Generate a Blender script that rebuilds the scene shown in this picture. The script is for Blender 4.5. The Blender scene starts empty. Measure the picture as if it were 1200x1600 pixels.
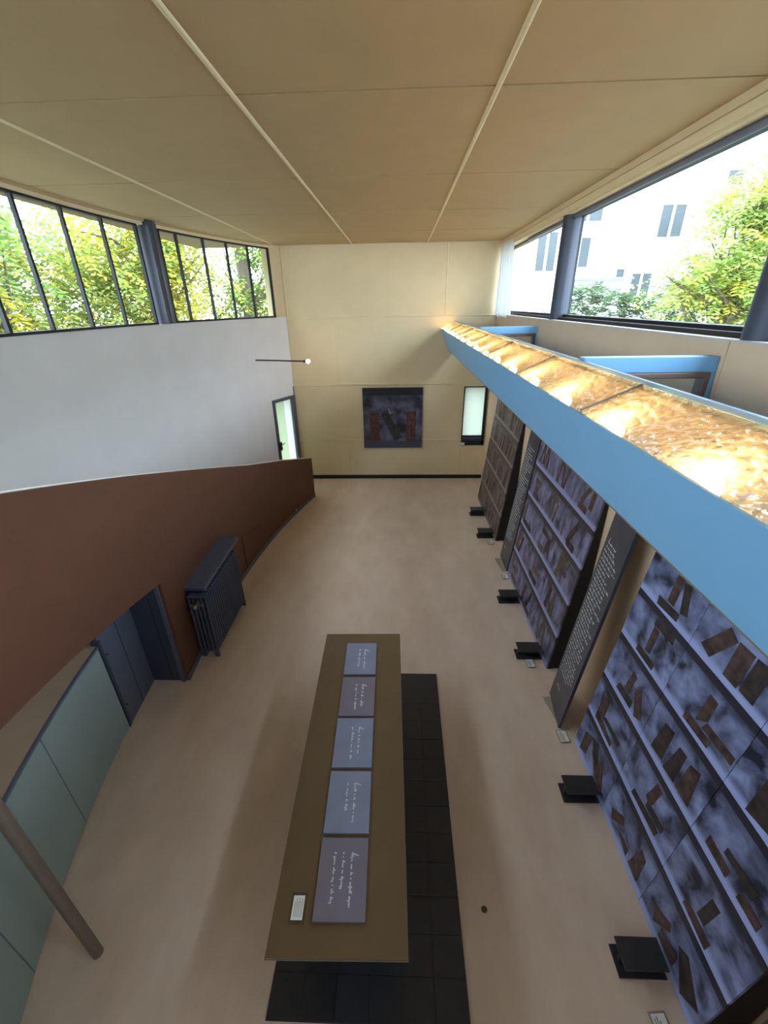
import bpy, bmesh, math, random
from mathutils import Matrix, Vector
random.seed(7)
SC = bpy.context.scene
COL = SC.collection

# ------------------------------------------------------------------ camera
cam_d = bpy.data.cameras.new('camera'); cam = bpy.data.objects.new('camera', cam_d); COL.objects.link(cam)
cam_d.sensor_fit = 'VERTICAL'; cam_d.sensor_height = 24.0; cam_d.lens = 665.387 / 1600 * 24
cam_d.clip_start = 0.02; cam_d.clip_end = 300
def cam_matrix(pitch, yaw, roll, loc):
    cp, sp, cy, sy = math.cos(pitch), math.sin(pitch), math.cos(yaw), math.sin(yaw)
    f = Vector((sy*cp, cy*cp, -sp)); r = Vector((cy, -sy, 0)); d = f.cross(r)
    c, s = math.cos(roll), math.sin(roll)
    r2 = c*r + s*d; d2 = -s*r + c*d
    m = Matrix((r2, -d2, -f)).transposed().to_4x4(); m.translation = loc
    return m
cam.matrix_world = cam_matrix(.455087619, -.0410108733, .0177880432, Vector((0, 0, 4)))
SC.camera = cam

# ------------------------------------------------------------------ world, light, exposure
SKY_COL = (0.70, 0.82, 1.0); SKY_STR = 15.0
SC.view_settings.view_transform = 'Standard'; SC.view_settings.look = 'None'
SC.view_settings.gamma = 1; SC.view_settings.use_curve_mapping = False
SC.view_settings.exposure = 0.17
w = bpy.data.worlds.new('overcast_sky'); SC.world = w; w.use_nodes = True
bg = w.node_tree.nodes['Background']; bg.inputs[0].default_value = (*SKY_COL, 1); bg.inputs[1].default_value = SKY_STR
def portal(loc, rot, sx, sy):
    l = bpy.data.lights.new('window_daylight', 'AREA'); l.shape = 'RECTANGLE'; l.size = sx; l.size_y = sy
    l.cycles.is_portal = True
    o = bpy.data.objects.new('window_daylight', l); COL.objects.link(o); o.location = loc; o.rotation_euler = rot
portal((2.5, 4.0, 4.38), (0, math.pi/2, 0), 1.5, 12.4)
portal((-3.98, 4.2, 4.42), (0, -math.pi/2, 0), 1.4, 12.0)
WARM = (1.0, 0.64, 0.27)
BULB_STR = 240.0

# ------------------------------------------------------------------ materials
def s2l(c):
    return tuple(((v/255)/12.92 if v/255 <= .04045 else ((v/255+.055)/1.055)**2.4) for v in c)
MAT = {}
def nodes(name):
    m = bpy.data.materials.new(name); m.use_nodes = True; nt = m.node_tree
    MAT[name] = m
    return m, nt, nt.nodes['Principled BSDF']
def N(nt, t, **kw):
    n = nt.nodes.new(t)
    for k, v in kw.items(): setattr(n, k, v)
    return n
def paint(name, rgb, rough=.5, var=.06, scale=6, bump=.0, bscale=80, metal=0, spec=.5, stretch=None, detail=4):
    """plain colour broken by noise, optional fine relief"""
    m, nt, b = nodes(name); c = s2l(rgb)
    tc = N(nt, 'ShaderNodeTexCoord'); no = N(nt, 'ShaderNodeTexNoise')
    no.inputs['Scale'].default_value = scale; no.inputs['Detail'].default_value = detail
    src = tc.outputs['Object']
    if stretch:
        mp = N(nt, 'ShaderNodeMapping'); mp.inputs['Scale'].default_value = stretch
        nt.links.new(src, mp.inputs[0]); src = mp.outputs[0]
    nt.links.new(src, no.inputs['Vector'])
    cr = N(nt, 'ShaderNodeValToRGB')
    cr.color_ramp.elements[0].position = .3; cr.color_ramp.elements[1].position = .7
    cr.color_ramp.elements[0].color = (*[v*(1-var) for v in c], 1); cr.color_ramp.elements[1].color = (*[min(1, v*(1+var)) for v in c], 1)
    nt.links.new(no.outputs['Fac'], cr.inputs[0]); nt.links.new(cr.outputs[0], b.inputs['Base Color'])
    b.inputs['Roughness'].default_value = rough; b.inputs['Metallic'].default_value = metal
    b.inputs['Specular IOR Level'].default_value = spec
    if bump:
        n2 = N(nt, 'ShaderNodeTexNoise'); n2.inputs['Scale'].default_value = bscale; nt.links.new(src, n2.inputs['Vector'])
        bp = N(nt, 'ShaderNodeBump'); bp.inputs['Strength'].default_value = bump; bp.inputs['Distance'].default_value = .01
        nt.links.new(n2.outputs['Fac'], bp.inputs['Height']); nt.links.new(bp.outputs[0], b.inputs['Normal'])
    return m
paint('white_plaster', (222, 219, 218), .8, .03, 2, .05, 60)
paint('cream_panel', (216, 196, 156), .7, .03, 3, .06, 120)
paint('cream_batten', (224, 206, 166), .6, .03, 8)
paint('ceiling_cream', (184, 158, 116), .75, .03, 3, .12, 160)
paint('ceiling_groove', (120, 100, 70), .8, .03, 3)
paint('peach_wall', (218, 186, 152), .7, .03, 3, .05, 60)
paint('brown_paint', (98, 62, 46), .5, .05, 5, .10, 220)
paint('cap_white', (196, 188, 182), .6)
paint('blue_grey_paint', (92, 98, 116), .45, .05, 6)
paint('blue_grey_dark', (62, 68, 84), .45, .05, 6)
paint('radiator_paint', (76, 82, 102), .36, .06, 12)
paint('sage_lacquer', (140, 158, 156), .28, .06, 1.6)
paint('beige_shelf', (176, 152, 126), .7, .04, 4)
paint('canopy_blue', (122, 178, 220), .42, .02, 3)
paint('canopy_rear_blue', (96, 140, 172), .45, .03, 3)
paint('bracket_brown', (120, 98, 88), .45, .05, 8)
paint('trough_inside', (122, 110, 92), .5, .04, 6)
paint('frame_black', (22, 23, 27), .6, .06, 9)
paint('column_grey', (56, 60, 74), .5, .06, 5)
paint('black_steel', (46, 45, 47), .45, .1, 10, .05, 90)
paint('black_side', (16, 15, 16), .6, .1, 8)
paint('tile_black', (44, 44, 48), .34, .14, 9)
paint('tile_grout', (24, 24, 26), .7)
paint('bronze_top', (102, 81, 56), .36, .05, 4)
paint('table_edge', (120, 116, 98), .25)
paint('pipe_brown', (110, 98, 86), .4, .08, 12)
paint('card_white', (228, 226, 222), .6)
paint('card_print', (120, 118, 116), .7)
paint('brass_dark', (60, 48, 34), .4, .1, 20, metal=.6)
paint('hand_white', (226, 228, 232), .6)
paint('facade_white', (214, 216, 216), .8, .02, .6)
paint('facade_blue', (176, 200, 220), .8, .02, .6)
paint('facade_window', (44, 54, 56), .3, .2, 1.2)
paint('facade_trim', (196, 200, 200), .7)
paint('roof_green', (120, 140, 128), .7, .1, 2)
paint('bark', (92, 82, 70), .9, .25, 9, .5, 18, stretch=(1, 1, .25))
paint('garden_ground', (110, 112, 96), .9, .2, 2)
paint('door_steel', (84, 88, 98), .4, .05, 9)
paint('rod_black', (30, 30, 34), .4)
paint('rad_valve', (120, 112, 96), .35, .1, 20, metal=.7)
paint('spot_brown', (70, 54, 42), .5)
# floor: pale linoleum with drifting streaks and a soft sheen
m, nt, b = nodes('linoleum')
tc = N(nt, 'ShaderNodeTexCoord'); mp = N(nt, 'ShaderNodeMapping'); mp.inputs['Scale'].default_value = (1.6, .7, 1)
mp.inputs['Rotation'].default_value = (0, 0, .25)
n1 = N(nt, 'ShaderNodeTexNoise'); n1.inputs['Scale'].default_value = 1.7; n1.inputs['Detail'].default_value = 7; n1.inputs['Roughness'].default_value = .6
nt.links.new(tc.outputs['Object'], mp.inputs[0]); nt.links.new(mp.outputs[0], n1.inputs['Vector'])
cr = N(nt, 'ShaderNodeValToRGB'); cr.color_ramp.elements[0].position = .3; cr.color_ramp.elements[1].position = .72
cr.color_ramp.elements[0].color = (*s2l((206, 181, 161)), 1); cr.color_ramp.elements[1].color = (*s2l((224, 202, 184)), 1)
nt.links.new(n1.outputs['Fac'], cr.inputs[0]); nt.links.new(cr.outputs[0], b.inputs['Base Color'])
rr = N(nt, 'ShaderNodeMapRange'); rr.inputs['To Min'].default_value = .30; rr.inputs['To Max'].default_value = .48
nt.links.new(n1.outputs['Fac'], rr.inputs['Value']); nt.links.new(rr.outputs[0], b.inputs['Roughness'])
n2 = N(nt, 'ShaderNodeTexNoise'); n2.inputs['Scale'].default_value = 90
bp = N(nt, 'ShaderNodeBump'); bp.inputs['Strength'].default_value = .05; bp.inputs['Distance'].default_value = .01
nt.links.new(tc.outputs['Object'], n2.inputs['Vector']); nt.links.new(n2.outputs['Fac'], bp.inputs['Height']); nt.links.new(bp.outputs[0], b.inputs['Normal'])
def thin_glass(name, tint=(1, 1, 1), gloss=.05, rough=.02):
    m = bpy.data.materials.new(name); m.use_nodes = True; nt = m.node_tree; nt.nodes.clear(); MAT[name] = m
    out = N(nt, 'ShaderNodeOutputMaterial'); t = N(nt, 'ShaderNodeBsdfTransparent'); g = N(nt, 'ShaderNodeBsdfGlossy')
    t.inputs[0].default_value = (*tint, 1); g.inputs['Roughness'].default_value = rough
    mx = N(nt, 'ShaderNodeMixShader'); mx.inputs[0].default_value = gloss
    nt.links.new(t.outputs[0], mx.inputs[1]); nt.links.new(g.outputs[0], mx.inputs[2])
    nt.links.new(mx.outputs[0], out.inputs[0])
    return m
thin_glass('window_glass', (.93, .96, .95))
thin_glass('acrylic', (.9, .92, .92))
def frosted(name, tint, amt):
    m = bpy.data.materials.new(name); m.use_nodes = True; nt = m.node_tree; nt.nodes.clear(); MAT[name] = m
    out = N(nt, 'ShaderNodeOutputMaterial'); t = N(nt, 'ShaderNodeBsdfTranslucent'); d = N(nt, 'ShaderNodeBsdfDiffuse')
    t.inputs[0].default_value = (*tint, 1); d.inputs[0].default_value = (*tint, 1)
    mx = N(nt, 'ShaderNodeMixShader'); mx.inputs[0].default_value = amt
    nt.links.new(d.outputs[0], mx.inputs[1]); nt.links.new(t.outputs[0], mx.inputs[2]); nt.links.new(mx.outputs[0], out.inputs[0])
    return m
frosted('frosted_green', (.50, .53, .47), .8)
frosted('frosted_door', (.62, .64, .60), .8)
frosted('frosted_leaf', (.50, .55, .43), .8)
frosted('sheer_cloth', (.72, .72, .74), .35)
# hammered glass on the light trough
m = bpy.data.materials.new('hammered_glass'); m.use_nodes = True; nt = m.node_tree; nt.nodes.clear(); MAT['hammered_glass'] = m
out = N(nt, 'ShaderNodeOutputMaterial'); tc = N(nt, 'ShaderNodeTexCoord')
vo = N(nt, 'ShaderNodeTexVoronoi', feature='F1'); vo.inputs['Scale'].default_value = 26
nt.links.new(tc.outputs['Object'], vo.inputs['Vector'])
n3 = N(nt, 'ShaderNodeTexNoise'); n3.inputs['Scale'].default_value = 26; n3.inputs['Detail'].default_value = 3
nt.links.new(tc.outputs['Object'], n3.inputs['Vector'])
hs = N(nt, 'ShaderNodeMath', operation='ADD'); nt.links.new(vo.outputs['Distance'], hs.inputs[0]); nt.links.new(n3.outputs['Fac'], hs.inputs[1])
bp = N(nt, 'ShaderNodeBump'); bp.inputs['Strength'].default_value = 1.0; bp.inputs['Distance'].default_value = .03
nt.links.new(hs.outputs[0], bp.inputs['Height'])
tr = N(nt, 'ShaderNodeBsdfTransparent'); tr.inputs[0].default_value = (.88, .84, .74, 1)
tl = N(nt, 'ShaderNodeBsdfTranslucent'); tl.inputs[0].default_value = (.70, .67, .58, 1)
gl = N(nt, 'ShaderNodeBsdfGlossy'); gl.inputs['Roughness'].default_value = .10; gl.inputs[0].default_value = (.9, .9, .9, 1)
for x in (tl, gl): nt.links.new(bp.outputs[0], x.inputs['Normal'])
mr = N(nt, 'ShaderNodeMapRange'); mr.inputs['From Min'].default_value = .45; mr.inputs['From Max'].default_value = 1.0
mr.inputs['To Min'].default_value = .06; mr.inputs['To Max'].default_value = .42
nt.links.new(hs.outputs[0], mr.inputs['Value'])
a = N(nt, 'ShaderNodeMixShader'); nt.links.new(mr.outputs[0], a.inputs[0]); nt.links.new(tr.outputs[0], a.inputs[1]); nt.links.new(tl.outputs[0], a.inputs[2])
c = N(nt, 'ShaderNodeMixShader'); c.inputs[0].default_value = .22; nt.links.new(a.outputs[0], c.inputs[1]); nt.links.new(gl.outputs[0], c.inputs[2])
nt.links.new(c.outputs[0], out.inputs[0])
def emitter(name, col, strength):
    m = bpy.data.materials.new(name); m.use_nodes = True; nt = m.node_tree; nt.nodes.clear(); MAT[name] = m
    out = N(nt, 'ShaderNodeOutputMaterial'); e = N(nt, 'ShaderNodeEmission'); e.inputs[0].default_value = (*col, 1); e.inputs[1].default_value = strength
    nt.links.new(e.outputs[0], out.inputs[0])
emitter('lamp_glow', WARM, BULB_STR)
emitter('rod_lamp_glow', (1, .66, .3), 120)
# painted clouds of the canvases: print on flat cloth
def canvas_mat(name, dark, light, shelf, edge, stretch, scale=5.5):
    m, nt, b = nodes(name); b.inputs['Roughness'].default_value = .42
    tc = N(nt, 'ShaderNodeTexCoord'); oi = N(nt, 'ShaderNodeObjectInfo')
    ad = N(nt, 'ShaderNodeVectorMath', operation='ADD'); mu = N(nt, 'ShaderNodeMath', operation='MULTIPLY'); mu.inputs[1].default_value = 37
    nt.links.new(oi.outputs['Random'], mu.inputs[0])
    cb = N(nt, 'ShaderNodeCombineXYZ'); nt.links.new(mu.outputs[0], cb.inputs[0]); nt.links.new(mu.outputs[0], cb.inputs[2])
    mp = N(nt, 'ShaderNodeMapping'); mp.inputs['Scale'].default_value = stretch
    nt.links.new(tc.outputs['Object'], mp.inputs[0])
    nt.links.new(mp.outputs[0], ad.inputs[0]); nt.links.new(cb.outputs[0], ad.inputs[1])
    no = N(nt, 'ShaderNodeTexNoise'); no.inputs['Scale'].default_value = scale; no.inputs['Detail'].default_value = 5; no.inputs['Roughness'].default_value = .5
    no.inputs['Distortion'].default_value = .4
    nt.links.new(ad.outputs[0], no.inputs['Vector'])
    cr = N(nt, 'ShaderNodeValToRGB'); cr.color_ramp.elements[0].position = .36; cr.color_ramp.elements[1].position = .68
    cr.color_ramp.elements[0].color = (*s2l(dark), 1); cr.color_ramp.elements[1].color = (*s2l(light), 1)
    nt.links.new(no.outputs['Fac'], cr.inputs[0])
    sp = N(nt, 'ShaderNodeSeparateXYZ'); nt.links.new(tc.outputs['Generated'], sp.inputs[0])
    # v bands: bottom shelf strip light, top strip dark
    r = N(nt, 'ShaderNodeValToRGB'); r.color_ramp.interpolation = 'LINEAR'
    e = r.color_ramp.elements; e[0].position = 0; e[0].color = (1, 1, 1, 1); e[1].position = .075; e[1].color = (1, 1, 1, 1)
    k = e.new(.17); k.color = (0, 0, 0, 1)
    nt.links.new(sp.outputs[2], r.inputs[0])
    mx = N(nt, 'ShaderNodeMix', data_type='RGBA'); mx.inputs['B'].default_value = (*s2l(shelf), 1)
    nt.links.new(r.outputs[0], mx.inputs['Factor']); nt.links.new(cr.outputs[0], mx.inputs['A'])
    r2 = N(nt, 'ShaderNodeValToRGB'); e = r2.color_ramp.elements
    e[0].position = .74; e[0].color = (0, 0, 0, 1); e[1].position = .88; e[1].color = (.55, .55, .55, 1)
    k = e.new(.888); k.color = (1, 1, 1, 1)
    nt.links.new(sp.outputs[2], r2.inputs[0])
    mx2 = N(nt, 'ShaderNodeMix', data_type='RGBA'); mx2.inputs['B'].default_value = (*s2l(edge), 1)
    nt.links.new(r2.outputs[0], mx2.inputs['Factor']); nt.links.new(mx.outputs['Result'], mx2.inputs['A'])
    nt.links.new(mx2.outputs['Result'], b.inputs['Base Color'])
canvas_mat('canvas_blue', (34, 37, 52), (146, 155, 200), (160, 172, 222), (44, 42, 54), (1, 1, 1))
canvas_mat('canvas_violet', (52, 47, 52), (130, 128, 164), (146, 146, 188), (56, 50, 50), (1.3, 1, .7))
canvas_mat('canvas_brown', (70, 58, 54), (124, 110, 108), (132, 120, 116), (84, 72, 66), (3.2, 1, .45), 5)
canvas_mat('canvas_slate', (28, 29, 38), (108, 110, 134), (66, 68, 84), (30, 30, 38), (1, 1, 1), 3.2)
def book_mat(name, lo, hi):
    m, nt, b = nodes(name); b.inputs['Roughness'].default_value = .5
    tc = N(nt, 'ShaderNodeTexCoord'); no = N(nt, 'ShaderNodeTexNoise'); no.inputs['Scale'].default_value = 14; no.inputs['Detail'].default_value = 5
    nt.links.new(tc.outputs['Object'], no.inputs['Vector'])
    cr = N(nt, 'ShaderNodeValToRGB'); cr.color_ramp.elements[0].position = .35; cr.color_ramp.elements[1].position = .75
    cr.color_ramp.elements[0].color = (*s2l(lo), 1); cr.color_ramp.elements[1].color = (*s2l(hi), 1)
    nt.links.new(no.outputs['Fac'], cr.inputs[0]); nt.links.new(cr.outputs[0], b.inputs['Base Color'])
book_mat('book_brown', (44, 34, 34), (104, 78, 72)); book_mat('book_dark', (34, 30, 30), (74, 62, 58))
book_mat('book_red', (60, 36, 31), (104, 64, 54)); book_mat('book_olive', (70, 58, 44), (110, 94, 76)); book_mat('book_pale', (120, 108, 104), (160, 150, 150))
book_mat('book_char', (30, 30, 30), (62, 60, 56))
paint('note_panel', (64, 64, 74), .3, .12, 2.2)
paint('plaque_blue', (126, 132, 154), .36, .08, 5); paint('plaque_mauve', (118, 110, 122), .36, .06, 5)
def leaf_mat(name, cols, trans=.35):
    m = bpy.data.materials.new(name); m.use_nodes = True; nt = m.node_tree; nt.nodes.clear(); MAT[name] = m
    out = N(nt, 'ShaderNodeOutputMaterial'); g = N(nt, 'ShaderNodeNewGeometry')
    cr = N(nt, 'ShaderNodeValToRGB'); cr.color_ramp.interpolation = 'LINEAR'
    e = cr.color_ramp.elements
    e[0].position = 0; e[0].color = (*s2l(cols[0]), 1); e[1].position = 1; e[1].color = (*s2l(cols[-1]), 1)
    for i, c in enumerate(cols[1:-1]): k = e.new((i+1)/(len(cols)-1)); k.color = (*s2l(c), 1)
    nt.links.new(g.outputs['Random Per Island'], cr.inputs[0])
    d = N(nt, 'ShaderNodeBsdfDiffuse'); t = N(nt, 'ShaderNodeBsdfTranslucent')
    nt.links.new(cr.outputs[0], d.inputs[0]); nt.links.new(cr.outputs[0], t.inputs[0])
    mx = N(nt, 'ShaderNodeMixShader'); mx.inputs[0].default_value = trans
    nt.links.new(d.outputs[0], mx.inputs[1]); nt.links.new(t.outputs[0], mx.inputs[2]); nt.links.new(mx.outputs[0], out.inputs[0])
leaf_mat('leaf_mixed', [(104, 126, 64), (120, 140, 70), (134, 150, 74), (154, 156, 74), (190, 174, 70)], .45)
leaf_mat('leaf_yellow', [(130, 142, 70), (164, 164, 70), (200, 182, 64), (212, 188, 70)], .45)
leaf_mat('leaf_green', [(98, 124, 70), (112, 140, 76), (128, 152, 82), (146, 164, 86)], .45)
leaf_mat('leaf_pale', [(128, 156, 84), (146, 172, 92), (162, 184, 100), (190, 196, 96)], .5)
leaf_mat('leaf_gold', [(178, 178, 74), (204, 190, 72), (214, 196, 80)], .5)
leaf_mat('leaf_hedge', [(72, 92, 66), (86, 106, 74), (102, 120, 86)])

# ------------------------------------------------------------------ builders
class MB:
    """collects shapes, links them as ONE mesh object"""
    def __init__(s): s.v = []; s.f = []; s.sm = []
    def add(s, vs, fs, smooth=False):
        o = len(s.v); s.v += [tuple(v) for v in vs]; s.f += [tuple(i+o for i in f) for f in fs]; s.sm += [smooth]*len(fs)
        return s
    def box(s, x0, x1, y0, y1, z0, z1):
        v = [(x, y, z) for z in (z0, z1) for x, y in ((x0, y0), (x1, y0), (x1, y1), (x0, y1))]
        return s.add(v, [(3, 2, 1, 0), (4, 5, 6, 7), (0, 1, 5, 4), (1, 2, 6, 5), (2, 3, 7, 6), (3, 0, 4, 7)])
    def prism(s, pts, z0, z1):
        """plan polygon (ccw) extruded; z0/z1 numbers or per-point lists"""
        n = len(pts); a = z0 if isinstance(z0, (list, tuple)) else [z0]*n; b = z1 if isinstance(z1, (list, tuple)) else [z1]*n
        v = [(p[0], p[1], a[i]) for i, p in enumerate(pts)] + [(p[0], p[1], b[i]) for i, p in enumerate(pts)]
        return s.add(v, [tuple(range(n-1, -1, -1)), tuple(range(n, 2*n))] + [(i, (i+1) % n, (i+1) % n+n, i+n) for i in range(n)])
    def sweep_y(s, prof, y0, y1):
        """x-z profile (closed) run along y"""
        n = len(prof); v = [(p[0], y0, p[1]) for p in prof] + [(p[0], y1, p[1]) for p in prof]
        return s.add(v, [tuple(range(n)), tuple(range(2*n-1, n-1, -1))] + [(i, i+n, (i+1) % n+n, (i+1) % n) for i in range(n)])
    def tube(s, p, q, r, r2=None, n=12, caps=True):
        p, q = Vector(p), Vector(q); d = (q-p).normalized(); r2 = r if r2 is None else r2
        u = d.orthogonal().normalized(); w_ = d.cross(u)
        ring = [u*math.cos(2*math.pi*i/n)+w_*math.sin(2*math.pi*i/n) for i in range(n)]
        s.add([p+k*r for k in ring]+[q+k*r2 for k in ring], [(i, (i+1) % n, (i+1) % n+n, i+n) for i in range(n)], True)
        if caps:
            s.add([p+k*r for k in ring], [tuple(range(n-1, -1, -1))]); s.add([q+k*r2 for k in ring], [tuple(range(n))])
        return s
    def ball(s, c, r, n=10, m=6, sz=1.0):
        v = [(c[0], c[1], c[2]-r*sz)]; f = []
        for j in range(1, m):
            t = math.pi*j/m
            for i in range(n): v.append((c[0]+r*math.sin(t)*math.cos(2*math.pi*i/n), c[1]+r*math.sin(t)*math.sin(2*math.pi*i/n), c[2]-r*sz*math.cos(t)))
        v.append((c[0], c[1], c[2]+r*sz)); e = len(v)-1
        for i in range(n):
            f.append((0, 1+(i+1) % n, 1+i)); f.append((e, e-n+i, e-n+(i+1) % n))
        for j in range(m-2):
            for i in range(n):
                a = 1+j*n; f.append((a+i, a+(i+1) % n, a+n+(i+1) % n, a+n+i))
        return s.add(v, f, True)
    def grid(s, fn, nu, nv, smooth=True):
        v = [fn(i/nu, j/nv) for j in range(nv+1) for i in range(nu+1)]
        return s.add(v, [(j*(nu+1)+i, j*(nu+1)+i+1, (j+1)*(nu+1)+i+1, (j+1)*(nu+1)+i) for j in range(nv) for i in range(nu)], smooth)
    def mesh(s, name, mat):
        me = bpy.data.meshes.new(name); me.from_pydata(s.v, [], s.f); me.update()
        me.polygons.foreach_set('use_smooth', s.sm); me.materials.append(MAT[mat]); return me
    def build(s, name, mat, parent=None, bevel=0):
        return link(name, s.mesh(name, mat), parent, bevel)
def link(name, me, parent=None, bevel=0):
    o = bpy.data.objects.new(name, me); COL.objects.link(o)
    if parent: o.parent = parent
    if bevel:
        b = o.modifiers.new('bevel', 'BEVEL'); b.width = bevel; b.segments = 2; b.limit_method = 'ANGLE'
    return o
def tag(o, label=None, cat=None, group=None, kind=None):
    for k, v in (('label', label), ('category', cat), ('group', group), ('kind', kind)):
        if v: o[k] = v
    return o
def empty(name, loc=(0, 0, 0), rz=0):
    o = bpy.data.objects.new(name, None); COL.objects.link(o); o.location = loc; o.rotation_euler = (0, 0, rz); o.empty_display_size = .1
    return o
def structure(o, label=None): return tag(o, label, None, None, 'structure')
def copy_tree(o, parent=None):
    c = o.copy(); COL.objects.link(c)
    if parent: c.parent = parent
    for ch in list(o.children): copy_tree(ch, c)
    return c

# ------------------------------------------------------------------ plan curves
WC = (6.38434, 5.25466, 10.11442)     # outer left wall (inside face)
BC = (11.25795, 4.93929, 13.83221)    # ramp parapet (room face)
KC = (5.46197, 3.90598, 8.37336)      # cabinets under the ramp
def arc(c, y, off=0):
    """point of the curve at the height y of the circle, pushed outward by off"""
    x = c[0]-math.sqrt(c[2]**2-(y-c[1])**2); d = Vector((x-c[0], y-c[1])).normalized()
    return (x+d.x*off, y+d.y*off)
def wall_pt(y, off=0):
    if y >= 5.25: return arc(WC, y, off)
    return (WC[0]-WC[2]-off, y)
def frange(a, b, n): return [a+(b-a)*i/n for i in range(n+1)]
def curved_slab(mb, fn, ys, off0, off1, z0, z1):
    """wall that follows a plan curve; z0, z1 numbers or functions of y"""
    f0 = z0 if callable(z0) else (lambda y: z0); f1 = z1 if callable(z1) else (lambda y: z1)
    v = []
    for y in ys:
        a = fn(y, off0); b = fn(y, off1)
        v += [(a[0], a[1], f0(y)), (a[0], a[1], f1(y)), (b[0], b[1], f1(y)), (b[0], b[1], f0(y))]
    f = []
    for i in range(len(ys)-1):
        for k in range(4): f.append((4*i+k, 4*i+(k+1) % 4, 4*i+4+(k+1) % 4, 4*i+4+k))
    n = 4*(len(ys)-1); f += [(3, 2, 1, 0), (n, n+1, n+2, n+3)]
    return mb.add(v, f)
YF, XR, ZC, YB = 10.133, 2.06, 5.10, -2.2
SILL = 3.775

# ------------------------------------------------------------------ floor, ceiling
structure(MB().box(-4.2, 2.4, YB-.2, YF+.3, -.2, 0).build('floor', 'linoleum'))
ceil = structure(MB().box(-4.3, 2.7, YB-.2, YF+.3, ZC+.012, ZC+.3).build('ceiling', 'ceiling_groove'))
XB = [-3.73, -2.56, -.968, .562, 2.10]; YBT = [YB, 1.5, 3.25, 5.08, 6.83, 8.55, YF]
for i in range(4):
    for j in range(6):
        x0, x1, y0, y1 = XB[i]+.006, XB[i+1]-.006, YBT[j]+.010, YBT[j+1]-.010
        if i == 0:
            pts = [(x1, y0), (x1, min(y1, 10.0))]
            ys = [y for y in frange(y0, y1, 6)]
            pts = [(x1, y0), (x1, y1)] + [(min(wall_pt(y, 0)[0], x1-.02), y) for y in reversed(ys)]
            if wall_pt(y0)[0] > x1-.05: continue
            MB().prism(pts, ZC, ZC+.012).build('panel', 'ceiling_cream', ceil)
        else:
            MB().box(x0, x1, y0, y1, ZC, ZC+.012).build('panel', 'ceiling_cream', ceil)
def half_round_y(x, r, y0, y1, z):
    return MB().sweep_y([(x+r*math.cos(t), z-r*.8*math.sin(t)) for t in [math.pi*k/6 for k in range(7)]], y0, y1)
for x, ye in ((-2.56, 10.0), (-.968, YF-.01), (.562, YF-.01)):
    half_round_y(x, .016, YB, ye, ZC).build('batten', 'cream_batten', ceil)

# ------------------------------------------------------------------ far wall
wf = MB()
wf.box(-2.66, 1.49, YF+.01, YF+.25, -.2, ZC+.02); wf.box(1.49, 2.03, YF+.01, YF+.25, -.2, .875); wf.box(1.49, 2.03, YF+.01, YF+.25, 2.255, ZC+.02); wf.box(2.03, 2.7, YF+.01, YF+.25, -.2, ZC+.02)
wall_far = structure(wf.build('wall_far', 'cream_batten'))
def fpanel(x0, x1, z0, z1): MB().box(x0+.003, x1-.003, YF, YF+.012, z0+.003, z1-.003).build('panel', 'cream_panel', wall_far)
XL = -2.475
fpanel(XL, -1.28, .09, 1.0); fpanel(-1.28, 1.49, .09, 1.0); fpanel(1.49, XR, .09, .872)
fpanel(XL, 1.49, 1.0, 2.305); fpanel(XL, XR, 2.305, 2.312)
fpanel(XL, -1.40, 2.312, 3.745); fpanel(-1.40, XR, 2.312, 3.745)
fpanel(XL, .98, 3.745, ZC); fpanel(.98, XR, 3.745, ZC)
def fbat_h(z, x0, x1, r=.014): MB().tube((x0, YF, z), (x1, YF, z), r, n=8).build('batten', 'cream_batten', wall_far)
def fbat_v(x, z0, z1, r=.013): MB().tube((x, YF, z0), (x, YF, z1), r, n=8).build('batten', 'cream_batten', wall_far)
fbat_h(1.0, XL, 1.49); fbat_h(2.308, XL, 1.5); fbat_h(3.745, XL, XR)
fbat_v(-1.28, .09, 1.0); fbat_v(-1.40, 2.31, 3.745); fbat_v(.98, 3.745, ZC); fbat_v(XL+.03, 3.745, ZC)
structure(MB().box(XL, 2.05, YF-.018, YF, 0, .09).build('baseboard_far', 'frame_black'))
structure(MB().box(-1.64, 1.12, YF-.03, YF, 2.325, 2.352).build('trim_1', 'cream_batten', None, .004))
# tall frosted window at the right end
w6 = structure(MB().box(1.49, 1.51, YF-.02, YF+.06, .875, 2.255).box(1.975, 2.03, YF-.03, YF+.06, .875, 2.255).box(1.51, 1.975, YF-.02, YF+.06, 2.235, 2.255)
    .box(1.51, 1.975, YF-.02, YF+.06, 1.07, 1.10).box(1.49, 2.03, YF-.03, YF+.06, .865, .99).build('window_6', 'frame_black'))
MB().box(1.51, 1.975, YF+.02, YF+.028, 1.10, 2.235).build('pane', 'frosted_green', w6)
MB().box(1.49, 2.0, YF-.04, YF+.02, .99, 1.01).build('sill', 'blue_grey_dark', w6)
MB().box(1.51, 1.975, YF+.02, YF+.03, 1.01, 1.07).build('lower_rail', 'blue_grey_paint', w6)
lc = empty('wall_label', (1.525, YF-.032, .905)); tag(lc, 'tiny white label on the lower left corner of the frosted window frame', 'label')
MB().box(-.05, .05, -.004, 0, -.03, .03).build('card', 'card_white', lc)

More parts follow.
